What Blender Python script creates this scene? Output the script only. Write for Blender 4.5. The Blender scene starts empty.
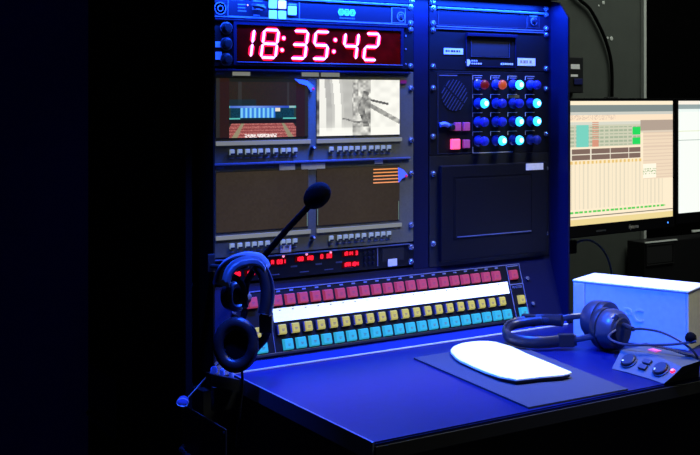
import bpy, bmesh, math, random
from mathutils import Vector, Matrix
random.seed(7)
C = bpy.context.scene.collection
S = 0.001                                   # all lengths below are written in millimetres
PI = math.pi

# ------------------------------------------------------------------ camera, world, lamps, exposure
cam_d = bpy.data.cameras.new('camera')
cam = bpy.data.objects.new('camera', cam_d); C.objects.link(cam)
YAW = math.radians(-33.23)
cam.location = (0, -1.902, 1.250)
cam.rotation_euler = (PI/2, 0, YAW)
cam_d.sensor_width = 36; cam_d.lens = 36*1105/700
cam_d.shift_x = -44/700; cam_d.shift_y = -128.5/700
cam_d.clip_start = 0.05
bpy.context.scene.camera = cam
sc = bpy.context.scene
sc.view_settings.view_transform = 'Standard'; sc.view_settings.look = 'None'
sc.view_settings.exposure = 0; sc.view_settings.gamma = 1
try: sc.view_settings.use_curve_mapping = False
except Exception: pass
sc.cycles.use_denoising = True
try: sc.cycles.denoiser = 'OPENIMAGEDENOISE'
except Exception: pass
sc.cycles.max_bounces = 5
sc.cycles.sample_clamp_indirect = 4

w = bpy.data.worlds.new('world'); sc.world = w; w.use_nodes = True
w.node_tree.nodes['Background'].inputs[0].default_value = (0.5, 0.55, 0.6, 1)
w.node_tree.nodes['Background'].inputs[1].default_value = 0.022

def area(name, loc, size, power, col, aim, sy=None, spread=180):
    d = bpy.data.lights.new(name, 'AREA'); d.energy = power; d.color = col
    d.shape = 'RECTANGLE'; d.size = size[0]*S; d.size_y = size[1]*S; d.spread = math.radians(spread)
    o = bpy.data.objects.new(name, d); C.objects.link(o); o.location = Vector(loc)*S
    dr = (Vector(aim)-Vector(loc)).normalized()
    o.rotation_euler = dr.to_track_quat('-Z', 'Y').to_euler()
    return o
BLUE = (0.008, 0.075, 1.0)
area('blue_led_strip', (1240, -38, 1462), (820, 12), 18, BLUE, (1240, -90, 700))
area('headset_fill_light', (800, -270, 1560), (50, 50), 1.6, BLUE, (815, -170, 950), spread=45)  # added blue fill for the headset, plugs and rear desk corner
area('blue_room_lamp', (846, -560, 1900), (60, 60), 9, BLUE, (1520, -330, 700), spread=46)
area('blue_led_lamp', (1120, -62, 1463), (60, 40), 8, BLUE, (930, -260, 750), spread=80)
area('ceiling_lamp', (1700, -700, 2400), (500, 300), 5.2, (0.95, 1.0, 0.92), (1480, -380, 750), spread=60)
area('room_lamp', (2900, 100, 2650), (1300, 900), 6, (0.93, 1.0, 0.92), (2760, 900, 1200), spread=80)

# ------------------------------------------------------------------ materials
def lin(c): return tuple((x/255/12.92 if x/255 <= .04045 else ((x/255+.055)/1.055)**2.4) for x in c)
MATS = {}
def mat(name, rgb, rough=.5, metal=0, emit=None, es=1.0, grain=.12, scale=120, bump=.0, spec=.5, coat=0):
    if name in MATS: return MATS[name]
    m = bpy.data.materials.new(name); m.use_nodes = True; nt = m.node_tree; b = nt.nodes['Principled BSDF']
    col = (*lin(rgb), 1)
    tc = nt.nodes.new('ShaderNodeTexCoord'); nz = nt.nodes.new('ShaderNodeTexNoise')
    nz.inputs['Scale'].default_value = scale; nz.inputs['Detail'].default_value = 4
    nt.links.new(tc.outputs['Object'], nz.inputs['Vector'])
    mx = nt.nodes.new('ShaderNodeMix'); mx.data_type = 'RGBA'; mx.blend_type = 'MULTIPLY'
    mx.inputs[0].default_value = grain
    mx.inputs[6].default_value = col
    rp = nt.nodes.new('ShaderNodeValToRGB'); rp.color_ramp.elements[0].position = .3; rp.color_ramp.elements[1].position = .7
    nt.links.new(nz.outputs['Fac'], rp.inputs[0]); nt.links.new(rp.outputs[0], mx.inputs[7])
    nt.links.new(mx.outputs[2], b.inputs['Base Color'])
    b.inputs['Roughness'].default_value = rough; b.inputs['Metallic'].default_value = metal
    b.inputs['Specular IOR Level'].default_value = spec
    if coat: b.inputs['Coat Weight'].default_value = coat
    if bump:
        bp = nt.nodes.new('ShaderNodeBump'); bp.inputs['Strength'].default_value = bump; bp.inputs['Distance'].default_value = .001
        nt.links.new(nz.outputs['Fac'], bp.inputs['Height']); nt.links.new(bp.outputs[0], b.inputs['Normal'])
    if emit:
        b.inputs['Emission Color'].default_value = (*lin(emit), 1); b.inputs['Emission Strength'].default_value = es
    MATS[name] = m
    return m
def screen_mat(name, es):
    m = bpy.data.materials.new(name); m.use_nodes = True; nt = m.node_tree; b = nt.nodes['Principled BSDF']
    at = nt.nodes.new('ShaderNodeAttribute'); at.attribute_name = 'Col'
    b.inputs['Base Color'].default_value = (.002, .002, .002, 1); b.inputs['Roughness'].default_value = .3; b.inputs['Specular IOR Level'].default_value = .12
    nt.links.new(at.outputs['Color'], b.inputs['Emission Color']); b.inputs['Emission Strength'].default_value = es
    return m
M_black = mat('black_powder_coat', (24, 25, 27), .45, bump=.05)
M_case = mat('black_case_laminate', (24, 25, 22), .75, spec=.1, bump=.1, scale=400)
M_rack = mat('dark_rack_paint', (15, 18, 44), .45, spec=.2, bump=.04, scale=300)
M_face = mat('navy_unit_front', (14, 14, 32), .45, spec=.3, scale=300)
M_face2 = mat('dark_unit_front', (11, 12, 17), .5, spec=.25, scale=300)
M_grey = mat('grey_monitor_front', (98, 96, 76), .7, spec=.2, scale=200)
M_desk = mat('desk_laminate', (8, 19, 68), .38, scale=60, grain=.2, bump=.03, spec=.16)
M_ledgelit = mat('lit_ledge_blue', (26, 46, 120), .85, spec=.05)  # desk laminate as lit: lamp light on the ledge put into the colour
M_edge = mat('desk_edge_trim', (120, 128, 150), .3, metal=.5)
M_under = mat('black_under_desk', (15, 15, 16), .6)
M_screw = mat('screw_steel', (205, 210, 220), .25, metal=.9)
M_line = mat('pale_printed_line', (108, 112, 130), .5)
M_dim = mat('faint_printed_line', (52, 54, 66), .5)
M_white = mat('white_label', (232, 232, 228), .6)
M_grid = mat('dark_slot', (8, 8, 9), .7)
M_matte = mat('matte_black_foam', (9, 9, 9), 1, bump=.6, scale=900, spec=.05)
M_rubber = mat('black_rubber', (18, 18, 19), .5)
M_leather = mat('black_padded_leather', (30, 30, 34), .36, bump=.15, scale=300)
M_hpgrey = mat('headphone_grey_plastic', (46, 48, 56), .34)
M_wire = mat('lit_tone_wire', (240, 240, 245), .5)  # near white stands in for light that misses the boom and rim
M_hpband = mat('satin_band_cover', (150, 155, 162), .5)
M_segcore = mat('digit_segment_core', (255, 220, 228), .5, emit=(255, 205, 220), es=1.5)
M_segred = mat('digit_segment_red', (200, 10, 30), .5, emit=(255, 8, 40), es=3.2)
M_glassred = mat('clock_filter', (135, 3, 2), .15, grain=.5, scale=40)
M_red = mat('red_display_glow', (200, 20, 30), .5, emit=(255, 25, 45), es=1.3)
M_pinkled = mat('pink_led', (255, 150, 170), .5, emit=(255, 150, 185), es=1.2)
M_btn = mat('grey_lit_button', (95, 100, 96), .5, emit=(150, 168, 180), es=.65)
M_strip = mat('pale_menu_bar', (60, 62, 50), .5, emit=(135, 138, 128), es=.75)
M_keyred = mat('rose_key', (120, 45, 50), .5, emit=(170, 56, 88), es=.75, spec=.3)
M_keyyel = mat('yellow_key', (130, 120, 30), .5, emit=(190, 176, 96), es=.8, spec=.3)
M_keyblu = mat('cyan_key', (30, 110, 90), .5, emit=(50, 172, 205), es=.8, spec=.3)
M_keyskirt = mat('key_skirt', (60, 62, 90), .4)
M_stripw = mat('white_scribble_strip', (250, 250, 245), .6, emit=(222, 240, 238), es=.75)
M_text = mat('key_print', (90, 30, 60), .6)
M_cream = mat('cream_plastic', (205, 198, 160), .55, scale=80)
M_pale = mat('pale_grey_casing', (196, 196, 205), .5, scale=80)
M_sole = mat('white_felt', (244, 236, 190), .9, scale=260, grain=.12, bump=.5)
M_mouse = mat('charcoal_mat_cloth', (44, 47, 50), .9, scale=900, bump=.3)
M_wall = mat('grey_green_wall', (62, 67, 60), .9, scale=25, bump=.1)
M_navy = mat('navy_curtain', (3, 4, 170), .95, scale=30)
M_trim = mat('pale_metal_trim', (185, 189, 180), .5)
M_floor = mat('dark_floor', (26, 26, 28), .6, scale=30)
M_belt = mat('grey_belt_box', (70, 72, 60), .45, bump=.05)
M_ledred = mat('red_led', (200, 10, 20), .4, emit=(255, 14, 24), es=4)

# ------------------------------------------------------------------ mesh helpers (millimetres)
def bm_new(): return bmesh.new()
def box(bm, x0, x1, y0, y1, z0, z1, bev=0):
    vs = [bm.verts.new((x*S, y*S, z*S)) for z in (z0, z1) for y in (y0, y1) for x in (x0, x1)]
    fs = [(0,2,3,1),(4,5,7,6),(0,1,5,4),(2,6,7,3),(0,4,6,2),(1,3,7,5)]
    fc = [bm.faces.new([vs[i] for i in f]) for f in fs]
    if bev:
        es = {e for f in fc for e in f.edges}
        bmesh.ops.bevel(bm, geom=list(es), offset=bev*S, segments=2, affect='EDGES', profile=.6)
    return bm
def mbox(*a, **k): return box(bm_new(), *a, **k)
def prism(bm, pts, vec):
    a = [bm.verts.new(Vector(p)*S) for p in pts]; v = Vector(vec)*S
    b = [bm.verts.new(x.co+v) for x in a]
    n = len(a); bm.faces.new(a); bm.faces.new(b[::-1])
    for i in range(n): bm.faces.new((a[i], b[i], b[(i+1) % n], a[(i+1) % n]))
    bmesh.ops.recalc_face_normals(bm, faces=bm.faces[:])
    return bm
def cone(bm, p, q, r0, r1=None, n=16, caps=True):
    r1 = r0 if r1 is None else r1
    p, q = Vector(p), Vector(q); d = (q-p); m = Matrix.Translation((p+q)/2*S) @ d.to_track_quat('Z', 'Y').to_matrix().to_4x4()
    bmesh.ops.create_cone(bm, cap_ends=caps, segments=n, radius1=r0*S, radius2=r1*S, depth=d.length*S, matrix=m)
    return bm
def lathe(bm, prof, loc, axis=(0, -1, 0), n=20):
    """prof: (radius, distance along axis) pairs"""
    q = Vector(axis).to_track_quat('Z', 'Y'); L = Vector(loc); rings = []
    for r, h in prof:
        if r < .01: rings.append([bm.verts.new((L+q @ Vector((0, 0, h)))*S)])
        else: rings.append([bm.verts.new((L+q @ Vector((r*math.cos(2*PI*i/n), r*math.sin(2*PI*i/n), h)))*S) for i in range(n)])
    for a, b in zip(rings, rings[1:]):
        for i in range(n):
            j = (i+1) % n
            if len(a) == 1 and len(b) == 1: continue
            if len(a) == 1: bm.faces.new((a[0], b[i], b[j]))
            elif len(b) == 1: bm.faces.new((a[i], a[j], b[0]))
            else: bm.faces.new((a[i], a[j], b[j], b[i]))
    for r in (rings[0], rings[-1]):
        if len(r) > 1: bm.faces.new(r)
    bmesh.ops.recalc_face_normals(bm, faces=bm.faces[:])
    return bm
def smooth_path(pts, k=6, closed=False):
    P = [Vector(p) for p in pts]; out = []; n = len(P)
    rng = range(n if closed else n-1)
    for i in rng:
        if closed: a, b, c, d = P[(i-1) % n], P[i], P[(i+1) % n], P[(i+2) % n]
        else: a, b, c, d = P[max(i-1, 0)], P[i], P[i+1], P[min(i+2, n-1)]
        for j in range(k):
            t = j/k
            out.append(.5*((2*b)+(c-a)*t+(2*a-5*b+4*c-d)*t*t+(3*b-a-3*c+d)*t**3))
    if not closed: out.append(P[-1])
    return out
def sweep(bm, pts, ra, rb=None, n=10, up=(0, 0, 1), k=6, closed=False, taper=None, flut=0):
    """elliptic tube: ra across (perpendicular to up and path), rb along up"""
    rb = rb or ra; path = smooth_path(pts, k, closed); rings = []; N = len(path)
    for i, p in enumerate(path):
        if closed: t = (path[(i+1) % N]-path[i-1])
        else: t = (path[min(i+1, N-1)]-path[max(i-1, 0)])
        t.normalize(); u = Vector(up); s = t.cross(u)
        if s.length < .05: s = t.cross(Vector((1, .3, 0)))
        s.normalize(); u = s.cross(t).normalized()
        f = 1 if taper is None else taper[0]+(taper[1]-taper[0])*i/(N-1)
        if flut and i % 2: f *= 1-flut
        rings.append([bm.verts.new((p+s*(ra*f*math.cos(2*PI*j/n))+u*(rb*f*math.sin(2*PI*j/n)))*S) for j in range(n)])
    m = N if closed else N-1
    for i in range(m):
        a, b = rings[i], rings[(i+1) % N]
        for j in range(n): bm.faces.new((a[j], a[(j+1) % n], b[(j+1) % n], b[j]))
    if not closed: bm.faces.new(rings[0][::-1]); bm.faces.new(rings[-1])
    bmesh.ops.recalc_face_normals(bm, faces=bm.faces[:])
    return bm
def frame(bm, x0, x1, z0, z1, y, th=1.2, d=1):
    box(bm, x0, x1, y-d, y, z0, z0+th); box(bm, x0, x1, y-d, y, z1-th, z1)
    box(bm, x0, x0+th, y-d, y, z0+th, z1-th); box(bm, x1-th, x1, y-d, y, z0+th, z1-th)
    return bm

# ------------------------------------------------------------------ object helpers
def root_m(o):
    while o.parent: o = o.parent
    return Matrix.Translation(o.location) @ o.rotation_euler.to_matrix().to_4x4()
def thing(name, label, cat, loc=(0, 0, 0), rot=(0, 0, 0), group=None):
    o = bpy.data.objects.new(name, None); C.objects.link(o); o.empty_display_size = .05
    o.location = Vector(loc)*S; o.rotation_euler = rot
    o['label'] = label; o['category'] = cat
    if group: o['group'] = group
    return o
def obj(name, bm, m, parent=None, local=False, smooth=False, label=None, kind=None, angle=35):
    me = bpy.data.meshes.new(name)
    if isinstance(bm, bmesh.types.BMesh): bm.to_mesh(me); bm.free()
    else: me = bm
    if parent is not None and not local: me.transform(root_m(parent).inverted())
    if smooth:
        me.shade_smooth() if hasattr(me, 'shade_smooth') else None
        try: me.set_sharp_from_angle(angle=math.radians(angle))
        except Exception: pass
    if isinstance(m, (list, tuple)):
        for x in m: me.materials.append(x)
    else: me.materials.append(m)
    o = bpy.data.objects.new(name, me); C.objects.link(o)
    if parent: o.parent = parent
    if label: o['label'] = label
    if kind: o['kind'] = kind
    return o
def inst(name, me, parent, loc, local=False, kind=None, label=None):
    o = bpy.data.objects.new(name, me); C.objects.link(o); o.parent = parent
    L = Vector(loc)*S
    o.location = L if local else root_m(parent).inverted() @ L
    if label: o['label'] = label
    if kind: o['kind'] = kind
    return o
def mesh_of(name, bm, *m, smooth=False):
    me = bpy.data.meshes.new(name); bm.to_mesh(me); bm.free()
    for x in m: me.materials.append(x)
    if smooth:
        me.shade_smooth()
        try: me.set_sharp_from_angle(angle=math.radians(40))
        except Exception: pass
    return me
def text(name, s, size, loc, m, parent, local=False, align='CENTER', depth=.4, shear=0, rot=None, bold=0):
    cu = bpy.data.curves.new(name, 'FONT'); cu.body = s; cu.size = size*S; cu.align_x = align; cu.align_y = 'CENTER'
    cu.extrude = depth*S; cu.shear = shear; cu.offset = bold*S; cu.resolution_u = 3
    t = bpy.data.objects.new('tmp', cu); C.objects.link(t)
    dg = bpy.context.evaluated_depsgraph_get(); dg.update()
    me = bpy.data.meshes.new_from_object(t.evaluated_get(dg)); bpy.data.objects.remove(t)
    me.transform(Matrix.Translation(Vector(loc)*S) @ (rot or Matrix.Rotation(PI/2, 4, 'X')))
    if parent is not None and not local: me.transform(root_m(parent).inverted())
    me.materials.clear(); me.materials.append(m); me.name = name
    o = bpy.data.objects.new(name, me); C.objects.link(o); o.parent = parent
    return o
def struct(name, bm, m):
    return obj(name, bm, m, kind='structure')
def picture(name, parent, x0, x1, z0, z1, y, nx, nz, fn, m, local=False):
    """a flat lit picture: one quad per cell, coloured by fn(u,v), u right 0..1, v down 0..1"""
    verts = [((x0+(x1-x0)*i/nx)*S, y*S, (z1-(z1-z0)*j/nz)*S) for j in range(nz+1) for i in range(nx+1)]
    faces = []; cols = []
    for j in range(nz):
        for i in range(nx):
            a = j*(nx+1)+i; faces.append((a, a+nx+1, a+nx+2, a+1))
            c = (*lin(fn((i+.5)/nx, (j+.5)/nz)), 1); cols += list(c)*4
    me = bpy.data.meshes.new(name); me.from_pydata(verts, [], faces)
    ca = me.color_attributes.new('Col', 'FLOAT_COLOR', 'CORNER'); ca.data.foreach_set('color', cols)
    return obj(name, me, m, parent, local=local)

# screw head shared by every rack unit: washer and dome, pointing at -Y
sb = bm_new(); lathe(sb, [(6.5, 0), (6.5, 1.2), (4.6, 1.6), (4.6, 3.4), (3.4, 5.2), (0, 5.8)], (0, 0, 0), n=14)
screw_me = mesh_of('screw', sb, M_screw, smooth=True)
def screws(parent, pts, y=-3):
    for x, z in pts: inst('screw', screw_me, parent, (x, y, z))

# ------------------------------------------------------------------ the setting
struct('floor', mbox(-1500, 4200, -2600, 1500, -20, 0), M_floor)
struct('wall_back', mbox(1500, 2884, 900, 960, 0, 2700), M_wall)
struct('trim_1', mbox(2884, 2897, 885, 960, 0, 2700, bev=2), M_trim)
struct('wall_right', mbox(2897, 4200, 900, 960, 0, 2700), mat('black_wall', (5, 5, 5), 1, spec=0))
struct('wall_left', mbox(-1500, 1500, 900, 960, 0, 2700), M_navy)

# ------------------------------------------------------------------ console cabinet
cab = thing('console_cabinet', 'tall black two-bay equipment console cabinet behind the desk', 'cabinet', (1244, 250, 0))
bm = bm_new()
box(bm, 790, 803, 0, 565, 0, 1490, 1); obj('side_panel', bm, M_case, cab, label='black outer side board with sunken handle, left of the racks')
def cheek(x0, x1):
    b = bm_new()
    pr = [(x0, 2, 1472), (x0, -33, 1466), (x0, -62, 1431), (x0, -62, 750.5), (x0, 2, 750.5)]
    return prism(b, pr, (x1-x0, 0, 0))
obj('cheek', cheek(817, 820), M_case, cab, label='black cheek at the left of the racks')
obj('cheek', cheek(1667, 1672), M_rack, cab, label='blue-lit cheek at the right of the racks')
obj('side_panel', mbox(1672, 1686, 30, 565, 0, 1490, bev=1), M_case, cab)
obj('rear_panel', mbox(803, 1672, 553, 565, 0, 1490), M_case, cab)
obj('top_hood', mbox(790, 1686, -33, 565, 1474, 1492, bev=1.5), M_black, cab)
bm = bm_new(); box(bm, 1293, 1331, -2, 20, 896, 1474, 1); obj('centre_post', bm, M_rack, cab)
obj('edge_post', mbox(1663, 1667, -4, 20, 896, 1474), M_rack, cab)
# sloped lower front, its plinth and the recess above it
def slope_y(z): return -(900-z)/3.0
bm = prism(bm_new(), [(820, 0, 900), (820, slope_y(772), 772), (820, -62, 750.5), (820, 30, 750.5), (820, 30, 900)], (847, 0, 0))
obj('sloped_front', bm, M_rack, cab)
obj('lower_ledge', prism(bm_new(), [(850, -43.5, 771), (850, -62.5, 751.5), (850, -62.5, 750.6), (850, -44, 770)], (816, 0, 0)), M_ledgelit, cab)
obj('ledge_trim', mbox(856, 1665, -65, -62.6, 750.5, 753), M_white, cab, label='bright thin seam where the console meets the desk')
obj('plinth', mbox(803, 1672, -50, 400, 0, 722), M_under, cab)
obj('recess_shelf', mbox(820, 1667, 30, 300, 896, 902), M_under, cab)
# side handles: sunken plate, bar
def handle(y0, y1, z0, z1):
    b = bm_new(); box(b, 787, 790, y0, y1, z0, z1, 1); p = obj('handle_plate', b, M_black, cab)
    b = bm_new(); sweep(b, [(787, y0+14, z0+26), (779, y0+18, z0+20), (779, (y0+y1)/2, z0+18), (779, y1-18, z0+20), (787, y1-14, z0+26)], 5, n=8, up=(1, 0, 0))
    h = obj('handle', b, M_rubber, p, smooth=True)
    b = bm_new()
    for yy in (y0+7, y1-7):
        for zz in (z0+7, z1-7): lathe(b, [(3.5, 0), (3, 1.5), (0, 2)], (787, yy, zz), (-1, 0, 0), 8)
    obj('rivet', b, M_black, p, kind='stuff')
handle(370, 545, 530, 655); handle(-180, -0+10, 590, 690)

# filler panels above the units
def filler(x0, x1, label):
    t = thing('filler_panel', label, 'panel', (x0, 0, 1447))
    obj('panel', mbox(x0, x1, -3, 1, 1447, 1473, bev=.8), M_face, t)
    xa = x0+(9 if x0 > 1300 else 8)
    screws(t, [(xa, 1453.5), (x1-9 if x0 > 1300 else 1287, 1453.5)])
filler(1333, 1663, 'narrow plain filler strip at the very top of the right rack')
filler(823, 1292, 'narrow plain filler strip at the very top of the left rack')

def unit(name, label, cat, x0, x1, z0, z1, m, body=180):
    t = thing(name, label, cat, ((x0+x1)/2, 0, z0))
    obj('front_plate', mbox(x0, x1, -3, 1, z0, z1, bev=.9), m, t)
    obj('chassis', mbox(x0+16, x1-16, 1.5, body, z0+2, z1-2), M_black, t)
    return t

# ------------------------------------------------------------------ left rack, 1U blue unit with lit buttons
t = unit('sync_generator', 'slim blue-lit rack unit with five pale square buttons above the clock', 'rack unit', 823, 1292, 1401.5, 1445, M_face)
obj('top_lip', mbox(838, 1276, -9, -3, 1441, 1445, bev=.8), M_edge, t)
obj('bottom_lip', mbox(838, 1276, -6, -3, 1402, 1404.5, bev=.8), M_edge, t)
obj('printed_frame', frame(frame(frame(bm_new(), 872, 1024, 1405, 1440, -3), 1024, 1238, 1405, 1440, -3, .8), 1238, 1272, 1406, 1438, -3), M_line, t)
def ring(bm, x, z, r, y=-3, w=1.6, n=20, d=1):
    lathe(bm, [(r, 0), (r, d), (r-w, d), (r-w, 0)], (x, y, z), n=n); return bm
obj('dial', ring(ring(bm_new(), 857, 1419, 12), 857, 1419, 6), M_line, t)
obj('jack_ring', ring(ring(bm_new(), 1261, 1420, 10), 1261, 1420, 5.5), M_line, t)
obj('jack', lathe(bm_new(), [(4.5, 0), (4, 3), (0, 3.4)], (1261, -3, 1420)), M_rubber, t)
M_bcy = mat('pale_cyan_button', (150, 225, 245), .4, emit=(130, 215, 240), es=.75)
M_bpk = mat('pale_pink_button', (245, 200, 215), .4, emit=(240, 190, 210), es=.75)
for x, z, m, sz in ((965, 1431.5, M_bcy, 8), (985, 1431.5, M_bpk, 8), (965, 1411.5, M_bcy, 8), (985, 1411.5, M_bcy, 8), (1007, 1421, M_bcy, 8.6)):
    obj('button', mbox(x-sz, x+sz, -8, -3, z-sz, z+sz, bev=1.5), m, t)
obj('button_hood', mbox(998, 1015, -9, -3, 1430.5, 1434, bev=1), M_line, t)
obj('toggle', sweep(bm_new(), [(925, -3, 1427), (932, -12, 1426), (944, -13, 1422)], 4.5, n=8), M_rubber, t, smooth=True)
obj('toggle_plate', mbox(922, 948, -4, -3, 1419, 1430, bev=.5), M_line, t)
bm = bm_new()
for x, z, l in ((893, 1428, 16), (893, 1422, 15), (893, 1416, 17), (880, 1437, 24), (924, 1436, 20), (925, 1409, 14)): box(bm, x, x+l, -3.6, -3, z-1, z+1)
obj('fine_print', bm, M_line, t, kind='stuff')
bm = bm_new(); box(bm, 912, 914.5, -4, -3, 1426, 1429); obj('indicator', bm, M_pinkled, t)
M_logo = mat('turquoise_print', (140, 215, 225), .5, emit=(70, 170, 200), es=.25)
bm = bm_new()
for i in range(3): ring(bm, 1118+i*13, 1423, 7.6, w=1.8, n=6); ring(bm, 1118+i*13, 1423, 3.6, w=1.4, n=8)
obj('logo', bm, M_logo, t)
bm = bm_new()
for i in range(9): box(bm, 1115+i*4, 1117.6+i*4, -3.5, -3, 1410, 1412.6)
obj('logo_lettering', bm, M_line, t, kind='stuff')
screws(t, [(1285, 1440), (1285, 1407), (831, 1440), (831, 1407)])

# ------------------------------------------------------------------ digital clock
t = unit('digital_clock', 'wide digital clock with glowing red numerals 18:35:42 in left rack', 'clock', 823, 1292, 1311, 1400, M_face2)
obj('bezel', frame(bm_new(), 883, 1266, 1314, 1396, -3, 6, 4), M_rack, t)
obj('top_lip', mbox(838, 1278, -8, -3, 1397, 1400, bev=.8), M_rack, t)
obj('bottom_lip', mbox(889, 1262, -8, -7, 1319, 1320.5), M_line, t)
obj('filter_window', mbox(889, 1260, -4, -3, 1320, 1391), M_glassred, t)
SEG = {'0': 'abcdef', '1': 'bc', '2': 'abged', '3': 'abgcd', '4': 'fgbc', '5': 'afgcd', '8': 'abcdefg'}
def seg_poly(s, hw, hh, th):
    a = th/2
    if s in 'agd':
        z = {'a': hh, 'g': 0, 'd': -hh}[s]; return [(-hw+1, z), (-hw+1+a, z+a), (hw-1-a, z+a), (hw-1, z), (hw-1-a, z-a), (-hw+1+a, z-a)]
    x = hw if s in 'bc' else -hw; z0, z1 = (0, hh) if s in 'bf' else (-hh, 0)
    return [(x, z0+1), (x+a, z0+1+a), (x+a, z1-1-a), (x, z1-1), (x-a, z1-1-a), (x-a, z0+1+a)]
for ch, cx in zip('183542', (907, 959, 1023, 1071, 1139, 1188)):
    red = bm_new(); core = bm_new()
    for s in SEG[ch]:
        for b, th, y, d in ((red, 11, -4.2, .6), (core, 4.7, -5.2, .8)):
            pts = [(cx+x+(z)*.14, y, 1355.5+z) for x, z in seg_poly(s, 15.2, 26.5, th)]
            prism(b, pts, (0, -d, 0))
    o = obj('digit', red, M_segred, t, label='glowing red numeral %s' % ch)
    obj('segment_core', core, M_segcore, o)
for cx in (987, 1102):
    for dz in (11.5, -11.5):
        o = obj('colon_dot', lathe(bm_new(), [(5.2, 0), (5.2, .6), (0, .8)], (cx+dz*.15, -4.2, 1355.5+dz), n=12), M_segred, t)
        obj('dot_core', lathe(bm_new(), [(3.2, 0), (3.2, .6), (0, .8)], (cx+dz*.15, -5.0, 1355.5+dz), n=10), M_segcore, o)
for z in (1383, 1353, 1324):
    o = obj('jack', lathe(bm_new(), [(11, 0), (11, 3), (9, 4), (8.2, 10), (7, 12), (0, 12.5)], (869, -3, z), n=20), M_rubber, t, smooth=True)
    obj('jack_ring', ring(bm_new(), 869, z, 12.5, w=2.2, d=2), M_edge, o)
obj('label_plate', mbox(847, 859, -4, -3, 1346, 1357), M_white, t); obj('label_plate', mbox(847, 860, -4, -3, 1323, 1338), M_white, t)
for z in (1380, 1353, 1322): obj('indicator', lathe(bm_new(), [(2.4, 0), (2, 1), (0, 1.3)], (1273, -3, z), n=8), M_line, t)
screws(t, [(1285, 1393.5), (1285, 1318), (831, 1393.5), (831, 1318)])

# ------------------------------------------------------------------ dual monitor units
M_scrL = screen_mat('stage_picture', 1.0)
rnd = random.Random(3)
def mix(a, b, t): t = max(0, min(1, t)); return tuple(x+(y-x)*t for x, y in zip(a, b))
def stage(u, v):
    n = rnd.random
    if u < .135 or u > .86:
        if u < .04 or u > .96: return (38+6*n(), 40, 36)
        return (40+8*n(), 26, 20)
    x = (u-.135)/.725
    base = (38+10*n(), 32+6*n(), 24)
    if v < .46:
        if abs(x-.16) < .03 or abs(x-.88) < .02: base = (52, 50, 44)
        if v < .06: base = (28, 30, 26)
        if .36 < v and x < .4: base = mix(base, (20, 50, 66), .6)
        return base
    if v < .70:
        if .46 <= v < .50 and .02 < x < .98: return mix((50, 80, 190), (120, 160, 240), 1-abs(x-.35)*2) if x < .9 else (150, 190, 190)
        if .50 <= v < .665:
            if .16 < x < .68:
                k = (x-.16)/.52*8 % 1
                return mix((150, 235, 255), (40, 110, 220), abs(k-.4)*2.2)
            if .68 <= x < .76 and v < .56: return (235, 225, 205)
            return mix((20, 70, 90), (10, 25, 35), abs(n()-.3)) if .03 < x < .97 else (40, 60, 50)
        return (90, 190, 180) if v < .69 and (x < .16 or x > .8) else (20, 40, 42)
    if v < .76: return (28, 22, 18)
    d = (v-.76)/.24; e = abs(x-.5)
    aisle = .30+.12*d
    if abs(e-aisle) < .022+.02*d: return (150, 140, 110)
    if e > aisle+.16 and v < .82: return (35, 40, 28)
    if v > .94 and abs(x-.47) < .24 and n() < .7: return (250, 235, 230)
    row = int(d*9) % 2
    c = mix((150, 70, 66), (205, 128, 118), n())
    return mix(c, (110, 45, 45), .5) if row else c
def sn(x, y):                                # smooth value noise
    def h(i, j): return math.modf(abs(math.sin(i*12.9898+j*78.233)*43758.5453))[0]
    i, j = math.floor(x), math.floor(y); f, g = x-i, y-j; f = f*f*(3-2*f); g = g*g*(3-2*g)
    return (h(i, j)*(1-f)+h(i+1, j)*f)*(1-g)+(h(i, j+1)*(1-f)+h(i+1, j+1)*f)*g
def still(u, v):
    n = sn(u*14, v*11); m = sn(u*32+9, v*26); c = 215+45*n
    if u < .035: c = 190-130*sn(3, v*12)
    elif u < .42:
        w_ = u-.03*math.sin(v*2.2)
        c = 246 if w_ < .085 else 178+20*n if w_ < .15 else 205 if w_ < .18 else 252 if w_ < .26 else 205 if w_ < .29 else 186+16*n
        if v > .72: c = mix((c,), (238,), (v-.72)*4)[0]
    elif u < .64:
        c = 150+150*n-70*m
        if abs(u-.56-.03*math.sin(v*9)) < .035 and .2 < v < .85: c = 80+110*m
        if abs(u-.46) < .03 and v < .65: c = 110+130*m
    else:
        c = 238+25*n
        k = v-(.36+(u-.62)*.34)
        if abs(k) < .02 and u < .86: c = 70+50*m
        if abs(v-(.47+(u-.64)*.82)) < .045: c = 130+80*m
    if .3 < u < .62 and abs(v-.73-.035*math.sin(u*16)) < .016: c = 110+60*m
    if v > .86: c += 25
    c = max(40, min(255, c))
    return (c, c*.995, c*.955)
def dark(u, v):
    g = 4*rnd.random()
    e = .12*abs(u-.5)
    return (54+g-60*e, 46+g-60*e, 37+g-50*e)
M_ledge = mat('orange_graphic', (200, 120, 60), .5, emit=(225, 140, 70), es=1.0)
M_green = mat('screen_edge_glow', (110, 130, 80), .5, emit=(100, 120, 82), es=.6)
BXL = (880, 896, 912, 926, 939, 954, 971, 987, 999, 1013); BXR = (1094, 1113, 1127, 1140, 1155, 1170, 1187, 1202, 1216, 1230)
bb = bm_new(); box(bb, -4.3, 4.3, -5, 0, -4.8, 5.4, .8); button_me = mesh_of('button', bb, M_btn)
ub = bm_new(); box(ub, -4.2, 4.2, -5.6, -5, -4.8, -1.6); foot_me = mesh_of('button_lower_half', ub, M_grid)  # dark lower part of the button face
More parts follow.
